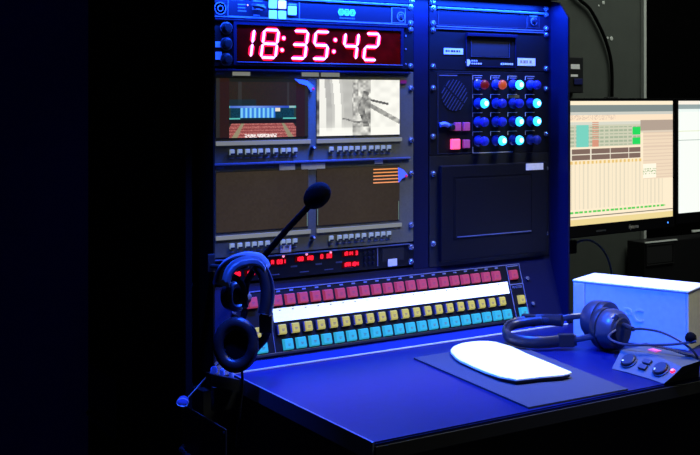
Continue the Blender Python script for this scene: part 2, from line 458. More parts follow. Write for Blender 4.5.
def dual(z1, label, lit):
    z0 = z1-176
    t = unit('dual_monitor', label, 'monitor unit', 823, 1292, z0, z1, M_grey, 90)
    obj('top_lip', mbox(838, 1282, -8, -3, z1-4, z1, bev=.8), M_edge if not lit else M_rack, t)
    for k, (a, b) in enumerate(((848, 1043), (1062, 1257))):
        s = obj('screen', mbox(a, b, -4, -3, z1-130, z1-16), M_grid, t, label='%s screen of the pair' % ('left', 'right')[k])
        if lit and k == 0: picture('screen_image', s, a, b, z1-129, z1-17, -4.3, 130, 84, stage, M_scrL)
        elif lit: picture('screen_image', s, a, b, z1-129, z1-17, -4.3, 100, 70, still, M_scrL)
        else:
            picture('screen_image', s, a, b, z1-129, z1-17, -4.3, 40, 24, dark, M_scrL)
            g = bm_new(); box(g, a+1, a+2.4, -4.8, -4.3, z1-128, z1-82) if k else None; box(g, b-3, b-1.6, -4.8, -4.3, z1-128, z1-90)
            obj('edge_glow', g, M_green, s)
        if not lit and k == 1:
            g = bm_new()
            for i in range(5): box(g, 1193, 1256, -5, -4.3, z1-22-i*6.8-2.2, z1-22-i*6.8)
            obj('orange_bars', g, M_ledge, s)
        obj('pale_strip', mbox(a, b+5, -6, -3, z1-143, z1-135, bev=.6), M_strip, t)
        for x in (BXL, BXR)[k]:
            o = inst('button', button_me, t, (x, -3, z1-156)); inst('button_lower_half', foot_me, o, (0, 0, 0), True)
        g = bm_new()
        for x in (BXL, BXR)[k]: box(g, x-5, x+5, -3.5, -3, z1-168, z1-165.6)
        obj('fine_print', g, M_line, t, kind='stuff')
    obj('power_knob', lathe(bm_new(), [(5, 0), (5, 3), (3.4, 8), (0, 8.6)], (1053, -3, z1-152), n=12), M_rubber, t, smooth=True)
    obj('knob_dot', lathe(bm_new(), [(2.2, 0), (2, .6), (0, .8)], (1053, -11.4, z1-151), n=8), M_white, t)
    # spilled tally light at the corner, drawn as a glowing blue wedge
    fl = [(1012, -5.2, z1-17), (1040, -5.2, z1-20), (1054, -5.2, z1-31), (1049, -5.2, z1-42), (1040, -5.2, z1-30), (1022, -5.2, z1-25)] if lit else \
         [(1252, -5.2, z1-20), (1266, -5.2, z1-26), (1277, -5.2, z1-38), (1262, -5.2, z1-44), (1254, -5.2, z1-52)]
    obj('tally_spill', prism(bm_new(), fl, (0, -1, 0)), mat('blue_tally_spill', (110, 140, 230), .3, emit=(60, 80, 220), es=.5), t, label='small blue spill of tally light')
    rx, rz = ((1053, z1-36) if lit else (1272, z1-39))
    obj('tally_lamp', lathe(bm_new(), [(3, 0), (2.6, 1.5), (0, 2)], (rx, -6.2, rz), n=8), mat('dim_red_lamp', (190, 30, 70), .4, emit=(190, 20, 60), es=.8), t)
    if lit: obj('tally_lamp', mbox(1259, 1274, -5, -3, z1-24, z1-17), mat('plum_tally', (120, 20, 60), .5, emit=(110, 15, 60), es=.5), t)
    labs = ((882, 918, z1-12, z1-5), (1029, 1067, z1-12, z1-3), (1072, 1114, z1-12, z1-4)) if lit else ((980, 1014, z1-17, z1-6), (1028, 1081, z1-18, z1-6), (1197, 1216, z1-12, z1-5))
    for a, b, c, d in labs: obj('paper_label', mbox(a, b, -4.2, -3, c, d), M_white if not lit else M_strip, t)
    text('model_print', 'TK-V1826 HD', 6, (1246, -3.2, z1-8.5), M_line, t)
    text('maker_print', 'Plura', 7, (857, -3.2, z1-9), M_line, t) if False else obj('maker_print', mbox(848, 865, -3.5, -3, z1-10, z1-7), M_line, t)
    obj('fine_print', mbox(952, 968, -3.4, -3, z1-10, z1-9), M_line, t)
    if not lit: obj('paper_label', mbox(982, 1005, -5, -3, z1-176, z1-162), M_pale, t)
    screws(t, [(1286, z1-34), (1286, z1-141), (831, z1-34), (831, z1-141)])
dual(1306, 'upper twin-screen monitor unit showing a theatre stage and a white picture', True)
dual(1130, 'lower twin-screen monitor unit with both screens dim brown', False)

# ------------------------------------------------------------------ 1U unit with red read-outs
t = unit('readout_unit', 'slim black rack unit with small red readouts below the monitors', 'rack unit', 823, 1292, 905, 951, M_face2)
obj('top_lip', mbox(838, 1282, -6, -3, 949, 951), M_edge, t)
def led_text(s, x0, x1, z0, z1):
    o = obj('red_readout', mbox(x0-2, x1+2, -4, -3, z0-2, z1+2), M_glassred, t)
    n = len(s); wd = (x1-x0)/n; b = bm_new()
    pat = {'1': 'bc', '8': 'abcdefg', '0': 'abcdef', '5': 'afgcd', '3': 'abgcd', '4': 'fgbc', '2': 'abged', 'H': 'bcefg', 'E': 'adefg', 'A': 'abcefg', 'L': 'def', 'P': 'abefg'}
    for i, c in enumerate(s):
        if c == ' ': continue
        cx = x0+wd*(i+.5); hh = (z1-z0)/2-.6; hw = wd*.33
        for g in pat[c]:
            z = (z0+z1)/2; th = 2.2
            if g in 'agd': zz = z+{'a': hh, 'g': 0, 'd': -hh}[g]; box(b, cx-hw, cx+hw, -4.8, -4, zz-th/2, zz+th/2)
            else:
                xx = cx+(hw if g in 'bc' else -hw); a0, a1 = (z, z+hh) if g in 'bf' else (z-hh, z); box(b, xx-th/2, xx+th/2, -4.8, -4, a0, a1)
    obj('readout_digits', b, M_red, o)
for s, a, b, z in (('A 031', 962, 993, 937), ('100 1A8', 1016, 1054, 939), ('0 30', 1070, 1096, 940), ('1A14 3', 1122, 1156, 941), ('1AA1B4'.replace('B', '8'), 1122, 1158, 919), ('188', 880, 898, 921), ('180', 908, 928, 921)):
    led_text(s, a, b, z-4, z+4)
for x, z in ((989, 947), (1040, 947), (1094, 946)): obj('indicator', lathe(bm_new(), [(2.8, 0), (2.4, 1.4), (0, 2)], (x, -3, z), n=8), M_pinkled, t)
for i in range(3):
    for j in range(3): obj('push_button', lathe(bm_new(), [(3, 0), (2.6, 3), (0, 3.4)], (1173+i*10, -3, 918+j*11), n=8), M_face, t)
obj('divider', mbox(1203, 1205, -4, -3, 910, 947), M_line, t)
obj('card_slot', mbox(1215, 1268, -3.6, -3, 918, 946), M_grid, t)
obj('paper_label', mbox(1229, 1251, -4.2, -3, 907, 922), M_white, t)
bm = bm_new()
for x in (940, 1005, 1060, 1106): box(bm, x, x+14, -3.6, -3, 924, 927); box(bm, x+20, x+40, -3.6, -3, 912, 914)
obj('fine_print', bm, mat('dim_print', (70, 80, 110)), t, kind='stuff')
screws(t, [(1286, 943), (1286, 913), (831, 943), (831, 913)])

# ------------------------------------------------------------------ right rack
RS = (1342.5, 1654)
t = unit('blank_drive_unit', 'slim blue-lit rack unit with plain face and small switch, right rack top', 'rack unit', 1333, 1663, 1401.5, 1445, M_face)
obj('top_lip', mbox(1350, 1645, -9, -3, 1440, 1444.5, bev=.8), M_edge, t)
obj('bottom_lip', mbox(1350, 1645, -6, -3, 1402, 1404.5, bev=.8), M_edge, t)
obj('printed_frame', frame(frame(bm_new(), 1355, 1598, 1407, 1437, -3, .8), 1600, 1634, 1409, 1439, -3, .8), M_dim, t)
obj('switch', lathe(bm_new(), [(8, 0), (8, 2), (5, 4), (4, 8), (0, 8.5)], (1618, -3, 1424)), M_face, t, smooth=True)
obj('switch_ring', ring(bm_new(), 1618, 1424, 9, w=1.6, d=2), M_line, t)
obj('fine_print', mbox(1606, 1628, -4, -3, 1434, 1437), M_line, t)
screws(t, [(x, z) for x in RS for z in (1440, 1409)])

t = unit('display_unit', 'dark rack unit with small blank display and two white labels', 'rack unit', 1333, 1663, 1311.5, 1400, M_face2)
obj('top_lip', mbox(1350, 1645, -6, -3, 1398, 1400), M_edge, t)
obj('display_bezel', frame(bm_new(), 1428, 1566, 1319, 1391, -3, 2, 2), M_rack, t)
obj('display_hood', mbox(1428, 1566, -10, -3, 1385, 1392, bev=1), M_rack, t)
o = obj('display', mbox(1444, 1545, -3.6, -3, 1343, 1378), M_grid, t)
obj('display_frame', frame(bm_new(), 1442, 1548, 1341, 1380, -3, 1, 1.6), M_dim, o)
o = obj('paper_label', mbox(1370, 1420, -4.2, -3, 1345, 1358), M_white, t)
bm = bm_new()
for i, l in enumerate((5, 3, 6, 4, 5, 3)): box(bm, 1374+i*7, 1374+i*7+l, -4.5, -4.2, 1350, 1354)
obj('print', bm, M_grid, o)
o = obj('paper_label', mbox(1571, 1622, -4.2, -3, 1324, 1341), M_white, t)
bm = bm_new()
for i, l in enumerate((6, 7, 4, 6)): box(bm, 1578+i*9, 1578+i*9+l, -4.5, -4.2, 1330, 1336)
obj('print', bm, M_strip, o)
obj('logo', lathe(bm_new(), [(6.5, 0), (6.5, .8), (0, .8)], (1434, -3, 1329), n=12), M_white, t)
obj('logo_stroke', mbox(1431, 1436, -4, -3, 1321, 1332), M_white, t)
bm = bm_new(); [box(bm, 1443+i*6, 1447+i*6, -3.8, -3, 1331, 1334) for i in range(3)]; [box(bm, 1443+i*6, 1447+i*6, -3.8, -3, 1325, 1328) for i in range(5)]
[box(bm, 1524+i*6, 1528+i*6, -3.8, -3, 1325, 1329) for i in range(6)]
obj('fine_print', bm, M_white, t, kind='stuff')
screws(t, [(x, z) for x in RS for z in (1395.5, 1318.5)])

# intercom key panel
t = unit('intercom_key_panel', 'blue-lit key panel with round lamps and slotted speaker, right rack', 'intercom panel', 1333, 1663, 1131, 1310, M_face2)
obj('printed_frame', frame(bm_new(), 1354, 1446, 1134, 1305, -3, .9), M_dim, t)
sp = obj('speaker_disc', lathe(bm_new(), [(34, 0), (34, .5), (0, .5)], (1398, -3, 1258), n=24), M_face2, t)
bm = bm_new()
for i in range(-4, 5):
    d = i*7.4; L = math.sqrt(max(0, 35*35-d*d)) if abs(d) < 35 else 0
    for a in (-1, 0):
        # slanted slots, split in two
        s0 = a*L+2; s1 = (a+1)*L-2
        ux, uz = .6, .8; nx, nz = -.8, .6
        p = lambda s, o_: (1398+ux*s+nx*(d+o_), -3.6, 1258+uz*s+nz*(d+o_))
        prism(bm, [p(s0, -.9), p(s1, -.9), p(s1, .9), p(s0, .9)], (0, -.6, 0))
obj('speaker_slots', bm, mat('slot_edge', (62, 66, 84), .4), sp)
obj('fine_print', mbox(1358, 1405, -3.6, -3, 1299, 1301), M_line, t)
M_pk = mat('dull_pink_key', (170, 80, 130), .4, emit=(150, 50, 110), es=.35)
obj('volume_switch', sweep(bm_new(), [(1358, -6, 1195), (1368, -8, 1197), (1380, -6, 1194)], 5, n=8), M_bcy if False else mat('blue_switch', (110, 140, 240), .3), t, smooth=True)
obj('round_knob', lathe(bm_new(), [(8, 0), (8, 6), (6, 9), (0, 9.5)], (1388, -3, 1190)), M_rubber, t, smooth=True)
kb = bm_new(); box(kb, -8.5, 8.5, -6, 0, -9, 9, 1.4); kme = mesh_of('square_key', kb, M_pk)
inst('square_key', kme, t, (1404, -3, 1191)); inst('square_key', kme, t, (1427, -3, 1191)); inst('square_key', kme, t, (1427, -3, 1154))
obj('square_key', mbox(1386, 1409, -10, -3, 1143, 1165, bev=2), mat('bright_red_key', (255, 110, 130), .4, emit=(255, 70, 100), es=1.5), t, label='brightly lit red square key')
KX = (1461, 1510, 1558, 1608); KZ = (1281, 1240.5, 1200.5, 1159.5)
M_barrel = mat('clear_blue_barrel', (62, 70, 140), .12, spec=1, coat=.5)
lens = {'r': mat('dark_red_lens', (90, 20, 12), .3, emit=(110, 18, 18), es=.6), 'o': mat('orange_lens', (150, 60, 20), .3, emit=(185, 72, 25), es=.75),
        'g': mat('green_lens', (80, 255, 210), .3, emit=(70, 255, 190), es=1.6), 'c': mat('cyan_lens', (90, 220, 255), .3, emit=(45, 190, 255), es=1.9),
        'd': mat('blue_lens', (40, 50, 150), .15, emit=(8, 18, 190), es=.3), 'k': mat('navy_lens', (30, 40, 110), .3, emit=(5, 10, 90), es=.3)}
M_core = mat('lens_hot_core', (200, 255, 255), .3, emit=(190, 250, 255), es=2.2)
bz = bm_new(); lathe(bz, [(12, 0), (12, 2), (10.4, 3), (9.4, 8), (10.2, 9), (9.2, 16), (9.6, 17), (9.2, 22)], (0, 0, 0), n=20); bar_me = mesh_of('lamp_barrel', bz, M_barrel, smooth=True)
for r, row in enumerate(('rogd', 'cddc', 'ddcc', 'dcck')):
    for c, k in enumerate(row):
        o = inst('lamp_barrel', bar_me, t, (KX[c], -3, KZ[r]))
        b = bm_new(); lathe(b, [(10.2, 0), (10.4, 2), (9, 6), (5.5, 8.5), (0, 9.4)], (KX[c], -24.5, KZ[r]), n=20)
        lo = obj('lamp_lens', b, lens[k], o, local=False, smooth=True)
        lo.location = -o.location
        if k in 'gc':
            b = bm_new(); lathe(b, [(5.6, 0), (5.0, 1.2), (0, 2)], (KX[c], -32.5, KZ[r]), n=14)
            co = obj('lamp_core', b, M_core, o, smooth=True); co.location = -o.location
        x = KX[c]-12; z = KZ[r]+20
        b = bm_new(); box(b, x-3, x+24, -3.6, -3, z-.7, z); box(b, x-3, x-1.8, -3.6, -3, z-9, z)
        obj('key_bracket', b, M_white, t)
        if r == 0: obj('fine_print', mbox(x+3, x+22, -3.6, -3, z-6, z-3.5), M_line, t)
        if r == 1 and c < 3: obj('legend_window', mbox(x+2, x+30, -3.8, -3, z-8, z-2), mat('olive_legend', (86, 80, 40), .5, emit=(70, 66, 20), es=.4) if c == 2 else M_face, t)
b = bm_new(); box(b, KX[0]-15, KX[0]-13.5, -3.6, -3, 1133, 1147); box(b, KX[0]-15, KX[2], -3.6, -3, 1133, 1134); obj('key_bracket', b, M_white, t)
screws(t, [(x, z) for x in RS for z in (1273, 1171)])

# drawer unit
t = unit('storage_drawer', 'plain black lockable drawer front with white label below key panel', 'drawer', 1333, 1663, 897, 1130, M_black, 250)
d = obj('drawer_front', mbox(1356, 1649, -14, -3, 907, 1109, bev=2.5), M_rack if False else M_face2, t)
obj('raised_panel', frame(mbox(1392, 1600, -15, -14, 958, 1080, bev=.5), 1388, 1604, 952, 1086, -14, 2, 1), M_face2, d)
obj('pull_lip', mbox(1396, 1600, -17, -14, 956, 958, bev=.5), M_edge, d)
obj('paper_label', mbox(1586, 1636, -15.2, -14, 1092, 1107), M_white, d)
screws(t, [(x, z) for x in RS for z in (1093, 946)])

# ------------------------------------------------------------------ sloped key panel (local frame: x along, -y out, z up the slope)
A = -math.atan(1/3); K = math.sqrt(1+1/9)
t = thing('router_key_panel', 'long sloped key panel with rose, yellow and cyan key rows', 'control panel', (0, slope_y(780)+1, 776.5), (A, 0, 0))
def zz(z): return (z-780)*K                  # world height -> distance up the slope
X0, X1 = 893, 1574
obj('front_plate', mbox(X0, X1, -4, 0, zz(773), zz(889), bev=1.2), M_face2, t, local=True)
b = frame(bm_new(), X0+2, X1-2, zz(774), zz(888), -4, 1.6)
box(b, 950.5, 951.6, -5, -4, zz(774), zz(888)); box(b, 1534, 1535.5, -5, -4, zz(774), zz(888))
obj('printed_frame', b, M_line, t, local=True)
obj('bottom_rail', mbox(X0, X1, -9, -3.9, zz(770), zz(775.5), bev=1), M_black, t, local=True)
def key_mesh(w, h, m, nm):
    b = bm_new(); d = 7
    v = [b.verts.new(Vector(p)*S) for p in ((-w, 0, -h), (w, 0, -h), (w, 0, h), (-w, 0, h), (-w+2.2, -d, -h+2.2), (w-2.2, -d, -h+2.2), (w-2.2, -d, h-2.2), (-w+2.2, -d, h-2.2))]
    for f in ((4, 5, 6, 7), (0, 1, 5, 4), (1, 2, 6, 5), (2, 3, 7, 6), (3, 0, 4, 7)): b.faces.new([v[i] for i in f])
    bmesh.ops.recalc_face_normals(b, faces=b.faces[:])
    me = mesh_of(nm, b, m); return me
kr = key_mesh(10.8, 10.4, M_keyred, 'rose_key'); ky = key_mesh(9, 9.4, M_keyyel, 'yellow_key'); kc = key_mesh(10.8, 10.4, M_keyblu, 'cyan_key')
pb = bm_new(); box(pb, -3, 3, -7.3, -7, -1, 0); box(pb, -2.5, 1.5, -7.3, -7, -3.5, -2.5)
pr = mesh_of('key_print', pb, mat('key_lettering', (120, 70, 80), .6))
bl = bm_new(); box(bl, -9, 12, -4, 0, -11, 11); 
kb = bm_new(); box(kb, -10.5, -7.5, -5, 0, -9, 9); skirt = mesh_of('key_skirt', kb, M_keyskirt)
def key(me, x, z):
    o = inst('key', me, t, (x-4, -4, zz(z)), True); inst('key_print', pr, o, (0, 0, 0), True); return o
for i in range(20):
    key(kr, 973+28*i, 867.5); o = key(ky, 975+28*i, 815); inst('key_skirt', skirt, o, (-1, 0, 0), True); key(kc, 983+28*i, 787.5)
key(kr, 1553, 866); key(ky, 1561, 813.5); key(kc, 1560, 787.5)
key(kr, 921, 868); key(ky, 921, 815); key(kc, 929, 787.5)
s = obj('white_strip', mbox(957, 1529, -5.2, -4, zz(829), zz(853)), M_stripw, t, local=True, label='long blank white writing strip')
b = bm_new()
for i in range(20): box(b, 970+28*i, 974+28*i, -5.5, -5.2, zz(848.5), zz(850))
obj('pencil_marks', b, M_line, s, local=True, kind='stuff')
b = bm_new()
for i in range(20): box(b, 971+28*i, 979+28*i, -4.5, -4, zz(882), zz(885))
obj('column_numbers', b, M_line, t, local=True, kind='stuff')
text('master_print', 'MASTER', 7.5, (1554, -4.4, zz(840)), M_line, t, local=True)
obj('master_bar', mbox(1536, 1572, -4.6, -4, zz(845), zz(847)), M_line, t, local=True)
obj('fine_print', mbox(1538, 1568, -4.6, -4, zz(883), zz(885)), M_line, t, local=True)
for x, z in ((1588, 855), (1589, 802), (878, 855), (878, 802)):
    b = lathe(bm_new(), [(6, 0), (6, 1.5), (4.2, 2), (4.2, 6), (0, 7.5)], (x, 0, zz(z)), n=14); obj('screw', b, M_screw, t, local=True, smooth=True)

# ------------------------------------------------------------------ desk
desk = thing('control_desk', 'dark laminate desk with blue-lit top in front of console', 'desk', (1250, -290, 0))
bm = prism(bm_new(), [(856, -52, 724), (856, -541, 724), (2050, -541, 724), (2050, 60, 724), (1690, 60, 724), (1690, -52, 724)], (0, 0, 26))
bmesh.ops.bevel(bm, geom=[e for e in bm.edges], offset=2.2*S, segments=2, affect='EDGES')
obj('desktop', bm, M_desk, desk)
obj('front_edging', mbox(858, 2050, -544, -541.2, 722, 744, bev=1), M_under, desk)
obj('side_edging', mbox(853.5, 857.5, -541, -66, 722, 751, bev=1), M_edge, desk, label='bright metal edging on the desk end')
obj('modesty_panel', mbox(890, 2040, -500, -482, 60, 724), M_under, desk)
obj('end_panel', mbox(862, 880, -530, -60, 0, 724), M_under, desk)
obj('end_panel', mbox(2026, 2044, -480, 40, 0, 724), M_under, desk)
b = bm_new()
for z in (640, 590, 560, 500): lathe(b, [(5, 0), (4, 2), (0, 3)], (862, -180-(z % 7)*12, z), (-1, 0, 0), 10)
obj('bolt', b, M_black, desk, kind='stuff')

# mouse mat
t = thing('desk_mat', 'flat charcoal cloth mat under the white pad', 'mat', (1290, -340, 750))
bm = prism(bm_new(), [(1195, -147, 750.3), (1158, -531, 750.3), (1374, -537, 750.3), (1405, -340, 750.3), (1437, -146, 750.3)], (0, 0, 3))
obj('cloth', bm, M_mouse, t)
# white felt pad with dark rubber underside, its broad end curling up a little
t = thing('felt_pad', 'white rounded felt pad lying on the charcoal mat', 'pad', (1310, -280, 753.3))
OUT = [(1253, -195), (1262, -176), (1276, -157), (1294, -140), (1313, -129), (1334, -123), (1352, -124), (1369, -129), (1382, -139), (1390, -156), (1391, -204), (1376, -270), (1361, -351), (1340, -432), (1316, -437), (1275, -424), (1227, -416), (1219, -381), (1222, -334), (1228, -292), (1236, -241), (1244, -215)]
def pad(off, z0, z1, edge, lift=0):
    cx = sum(p[0] for p in OUT)/len(OUT); cy = sum(p[1] for p in OUT)/len(OUT); b = bm_new(); R = []
    def ringp(k, z):
        out = []
        for i, (x, y) in enumerate(OUT):
            l = max(0, (-330-y)/110)*lift
            j = 1+.004*math.sin(i*7.3)
            out.append(b.verts.new(((cx+(x-cx)*k*j)*S, (cy+(y-cy)*k*j)*S, (z+l)*S)))
        return out
    rr = [ringp(1+off, z0), ringp(1+off, z1-edge), ringp(1+off-.012, z1), ringp(.6, z1+.8), ringp(.25, z1+1)]
    for a, c in zip(rr, rr[1:]):
        for i in range(len(OUT)): b.faces.new((a[i], a[(i+1) % len(OUT)], c[(i+1) % len(OUT)], c[i]))
    b.faces.new(rr[0][::-1]); b.faces.new(rr[-1]); bmesh.ops.recalc_face_normals(b, faces=b.faces[:]); return b
obj('rubber_base', pad(-.02, 753.5, 757.5, .5, 2.5), M_rubber, t)
obj('felt_top', pad(0, 757.8, 761.5, 1.2, 4), M_sole, t, smooth=True)

# ------------------------------------------------------------------ gooseneck microphone
t = thing('gooseneck_microphone', 'black gooseneck microphone with foam ball in front of the screens', 'microphone', (906, -9, 873))
obj('base_socket', lathe(bm_new(), [(13, 0), (13, 4), (9, 8), (7, 18), (0, 19)], (906, -9, 872), (-.1, -.8, .5)), M_rubber, t, smooth=True)
obj('stem', sweep(bm_new(), [(906, -13, 875), (899, -27, 903), (900, -55, 934), (919, -125, 1001), (943, -189, 1061)], 6.4, n=10, taper=(1.0, .9), flut=.08, k=14), M_matte, t, smooth=True)
b = bm_new(); bmesh.ops.create_uvsphere(b, u_segments=28, v_segments=20, radius=1)
d = Vector((26, -58, 52)).normalized()
q = d.to_track_quat('Z', 'Y').to_matrix().to_4x4()
for v in b.verts:
    f = 1+.012*math.sin(v.co.x*23+v.co.z*31)*math.cos(v.co.y*27)
    v.co = Vector((v.co.x*21*f, v.co.y*21*f, v.co.z*27*(1 if v.co.z > 0 else 1.1)*f))*S
b.transform(Matrix.Translation(Vector((950, -207, 1081))*S) @ q)
obj('foam_windshield', b, M_matte, t, smooth=True, angle=180)

# ------------------------------------------------------------------ headset hanging from the cabinet's left edge
# local frame turned to the operator: x to the right, y away, z up
def H(px, py, d=0): return ((px-240)*1.747, d, (315-py)*1.747)
t = thing('hanging_headset', 'black headset hanging by its band at the left cabinet edge', 'headset', (833, -140, 873), (0, 0, YAW))
hb = [H(214, 283, 10), H(219, 271, 6), H(230, 262, 2), H(243, 258.5, 0), H(256, 261, 0), H(266, 270, -4), H(272, 284, -10), H(273, 300, -16), H(270, 314, -20)]
o = obj('headband', sweep(bm_new(), hb, 4, 15, up=(.25, -1, .5), n=12, k=6), M_hpgrey, t, local=True, smooth=True)
OUTER = [H(212, 284, 14), H(215, 272, 14), H(223, 263, 12), H(235, 257, 10), H(248, 254.5, 8), H(262, 257, 6), H(270, 265, 2)]
INNER = [H(231, 285, -16), H(233, 275, -18), H(238, 268, -20), H(245, 264, -22), H(253, 262.5, -22), H(261, 264, -22), H(266, 270, -22)]
def ribbon(a, b_, rows, thick, flute):
    A_, B_ = smooth_path(a, 5), smooth_path(b_, 5); b = bm_new(); top = []; bot = []
    for p, q in zip(A_, B_):
        up = Vector((0, -.5, .85)); row = []; rb_ = []
        for j in range(rows):
            s_ = j/(rows-1); c_ = p.lerp(q, s_)+up*(6*math.sin(PI*s_)+flute*math.sin(s_*PI*4)**2)
            row.append(b.verts.new(c_*S)); rb_.append(b.verts.new((p.lerp(q, s_)-up*thick)*S))
        top.append(row); bot.append(rb_)
    n_ = len(top)
    for i in range(n_-1):
        for j in range(rows-1):
            b.faces.new((top[i][j], top[i+1][j], top[i+1][j+1], top[i][j+1])); b.faces.new((bot[i][j+1], bot[i+1][j+1], bot[i+1][j], bot[i][j]))
        for j in (0, rows-1): b.faces.new((top[i][j], bot[i][j], bot[i+1][j], top[i+1][j]))
    for i in (0, n_-1):
        for j in range(rows-1): b.faces.new((top[i][j], top[i][j+1], bot[i][j+1], bot[i][j]))
    bmesh.ops.recalc_face_normals(b, faces=b.faces[:]); return b
obj('band_cover', ribbon(OUTER, INNER, 25, 3, 5.5), M_hpband, o, local=True, smooth=True, angle=70, label='wide fluted top of the headband')
obj('head_cushion', sweep(bm_new(), [H(258, 265, -6), H(264, 273, -8), H(267.5, 285, -12), H(268, 300, -18), H(266, 312, -22)], 12, 15, up=(0, 1, 0), n=14, k=10, flut=.04), M_leather, t, local=True, smooth=True)
for (a, bb_) in ((H(262, 312, -26), H(272, 330, -10)),):
    b = bm_new(); x0, _, z1 = a; x1, _, z0 = bb_; box(b, x0-2, x1+3, -30, -6, z0, z1, 2.5); sl_ = obj('slider', b, M_rubber, t, local=True)
obj('fork', sweep(bm_new(), [H(269, 328, -18), H(266, 336, -20), H(258, 345, -20), H(252, 352, -16)], 4, 7, n=8), M_rubber, t, local=True, smooth=True)
obj('fork', sweep(bm_new(), [H(217, 279, 12), H(232, 277, 2), H(242, 284, -2), H(245, 296, -4), H(245, 312, -4), H(240, 322, 0)], 3.6, 6, n=8), M_rubber, t, local=True, smooth=True)
def cupset(c, rx, rz, ax, dd, far=False):
    q = Vector(ax).normalized().to_track_quat('Z', 'Y').to_matrix().to_4x4()
    def place(b, s=1): b.transform(Matrix.Translation(Vector(c)*S) @ q @ Matrix.Diagonal((rx/rz, 1, 1, 1))); return b
    b = place(lathe(bm_new(), [(rz*.55, -dd), (rz*.85, -dd*.8), (rz*.95, -dd*.3), (rz*.92, 0), (0, 0)], (0, 0, 0), (0, 0, 1), 32))
    cp = obj('ear_cup', b, M_hpgrey if far else M_rubber, t, local=True, smooth=True)
    b = bm_new(); n = 40; m = 12
    ring_ = [[b.verts.new(Vector(((rz*.76+rz*.25*math.cos(2*PI*j/m))*math.cos(2*PI*i/n)*(1+.012*math.sin(i*2.1)), (rz*.76+rz*.25*math.cos(2*PI*j/m))*math.sin(2*PI*i/n), 2+9*math.sin(2*PI*j/m)+.8*math.sin(i*5.7)))*S) for j in range(m)] for i in range(n)]
    for i in range(n):
        for j in range(m): b.faces.new((ring_[i][j], ring_[(i+1) % n][j], ring_[(i+1) % n][(j+1) % m], ring_[i][(j+1) % m]))
    bmesh.ops.recalc_face_normals(b, faces=b.faces[:])
    obj('ear_pad', place(b), M_leather, cp, local=True, smooth=True, angle=80)
    b = place(lathe(bm_new(), [(rz*.6, 0), (rz*.6, 1.5), (0, 1.5)], (0, 0, 0), (0, 0, 1), 24)); obj('ear_cloth', b, M_matte, cp, local=True)
cupset(H(238, 342, -22), 40, 47.5, (-.1, -1, .12), 26)
cupset(H(233, 299, 22), 22, 27, (.7, -.6, .1), 22, True)
# boom arm and capsule dangling below to the left
boom = obj('boom_arm', sweep(bm_new(), [H(224, 362, 0), H(215, 368, 22), H(205, 380, 36), H(192, 395, 44), H(183, 405, 48)], 1.5, n=6), M_wire, t, local=True, smooth=True, label='thin bright wire boom')
b = lathe(bm_new(), [(6, -4), (10.5, -2), (10.5, 2), (8, 2.5), (0, 1.5)], (0, 0, 0), (0, 0, 1), 20); b.transform(Matrix.Translation(Vector(H(178, 409, 46))*S) @ Matrix.Rotation(math.radians(68), 4, 'X'))
o = obj('boom_capsule', b, mat('blue_lit_capsule', (90, 110, 190), .35), boom, local=True, smooth=True)  # blue reflection on the capsule put into its colour
b = bm_new(); pts = [H(178+6*math.cos(a*PI/8), 409+4.2*math.sin(a*PI/8), 40) for a in range(16)]; sweep(b, pts, 1, n=6, k=2, closed=True)
obj('capsule_rim', b, M_wire, boom, local=True, smooth=True)
obj('cable', sweep(bm_new(), [H(243, 368, -16), H(243, 385, -8), H(240, 410, -4), H(236, 455, 0), H(238, 520, 4)], 2.4, n=8), M_rubber, t, local=True, smooth=True)
# hook that carries it
t = thing('headset_hook', 'small black hook on the left cabinet edge under the headset band', 'hook', (812, -62, 955))
obj('hook_plate', mbox(805, 819, -66, -62.2, 940, 972, bev=1), M_black, t)
obj('hook_arm', sweep(bm_new(), [(812, -65, 950), (822, -90, 951), (838, -122, 953), (845, -138, 956), (846, -142, 962)], 4, n=8), M_rubber, t, smooth=True)

# three blue-lit cable plugs on a rail beside the desk end
t = thing('plug_rail', 'short black rail with three blue-lit plug tops below the hanging headset', 'cable rail', (820, -120, 745))
obj('rail', prism(bm_new(), [(784, -127, 752), (838, -127, 735), (838, -127, 756), (784, -127, 773)], (0, 22, 0)), M_black, t)
obj('rail_bracket', mbox(800, 850, -104.5, -90, 700, 742), M_black, t)
M_plug = mat('blue_lit_plug', (120, 150, 240), .4, emit=(20, 50, 200), es=.5)  # blue lamp light put into the plug colour and a slight glow
for (x, y, z, w_) in ((793, -119, 775, 6), (809, -118, 769, 4.5), (827, -117, 762, 4.5)):
    obj('plug', lathe(bm_new(), [(w_, -2), (w_, 5), (w_*.7, 8), (w_*.5, 9), (0, 9.5)], (x, y, z), (0, 0, 1), 14), M_plug, t, smooth=True)

# ------------------------------------------------------------------ headphones lying on the desk
t = thing('studio_headphones', 'black studio headphones lying on the desk beside the white UPS box', 'headphones', (1490, -230, 750))
hb = [(1508, -262, 771), (1483, -246, 769), (1440, -231, 768), (1413, -202, 769), (1410, -166, 772), (1432, -124, 775), (1474, -104, 781), (1497, -125, 787), (1512, -158, 793), (1522, -205, 798)]
hb[5:8] = [(1430, -133, 776), (1458, -118, 781), (1486, -128, 787)]
o = obj('headband', sweep(bm_new(), hb, 5, 12, n=14, k=7), M_leather, t, smooth=True)
obj('band_cushion', sweep(bm_new(), [(x+(1465-x)*.1, y+(-180-y)*.1, z) for x, y, z in hb[1:-1]], 6, 9, n=12, k=7, flut=.05), M_leather, o, smooth=True)
def zbox(c, dx, dy, dz, ang, m, nm, par, bev=2):
    b = bm_new(); box(b, -dx, dx, -dy, dy, -dz, dz, bev); b.transform(Matrix.Translation(Vector(c)*S) @ Matrix.Rotation(ang, 4, 'Z')); return obj(nm, b, m, par)
zbox((1492, -250, 770), 16, 7, 13, -.5, M_rubber, 'slider', t)
zbox((1495, -133, 790), 15, 7, 12, -1.0, M_rubber, 'slider', t)
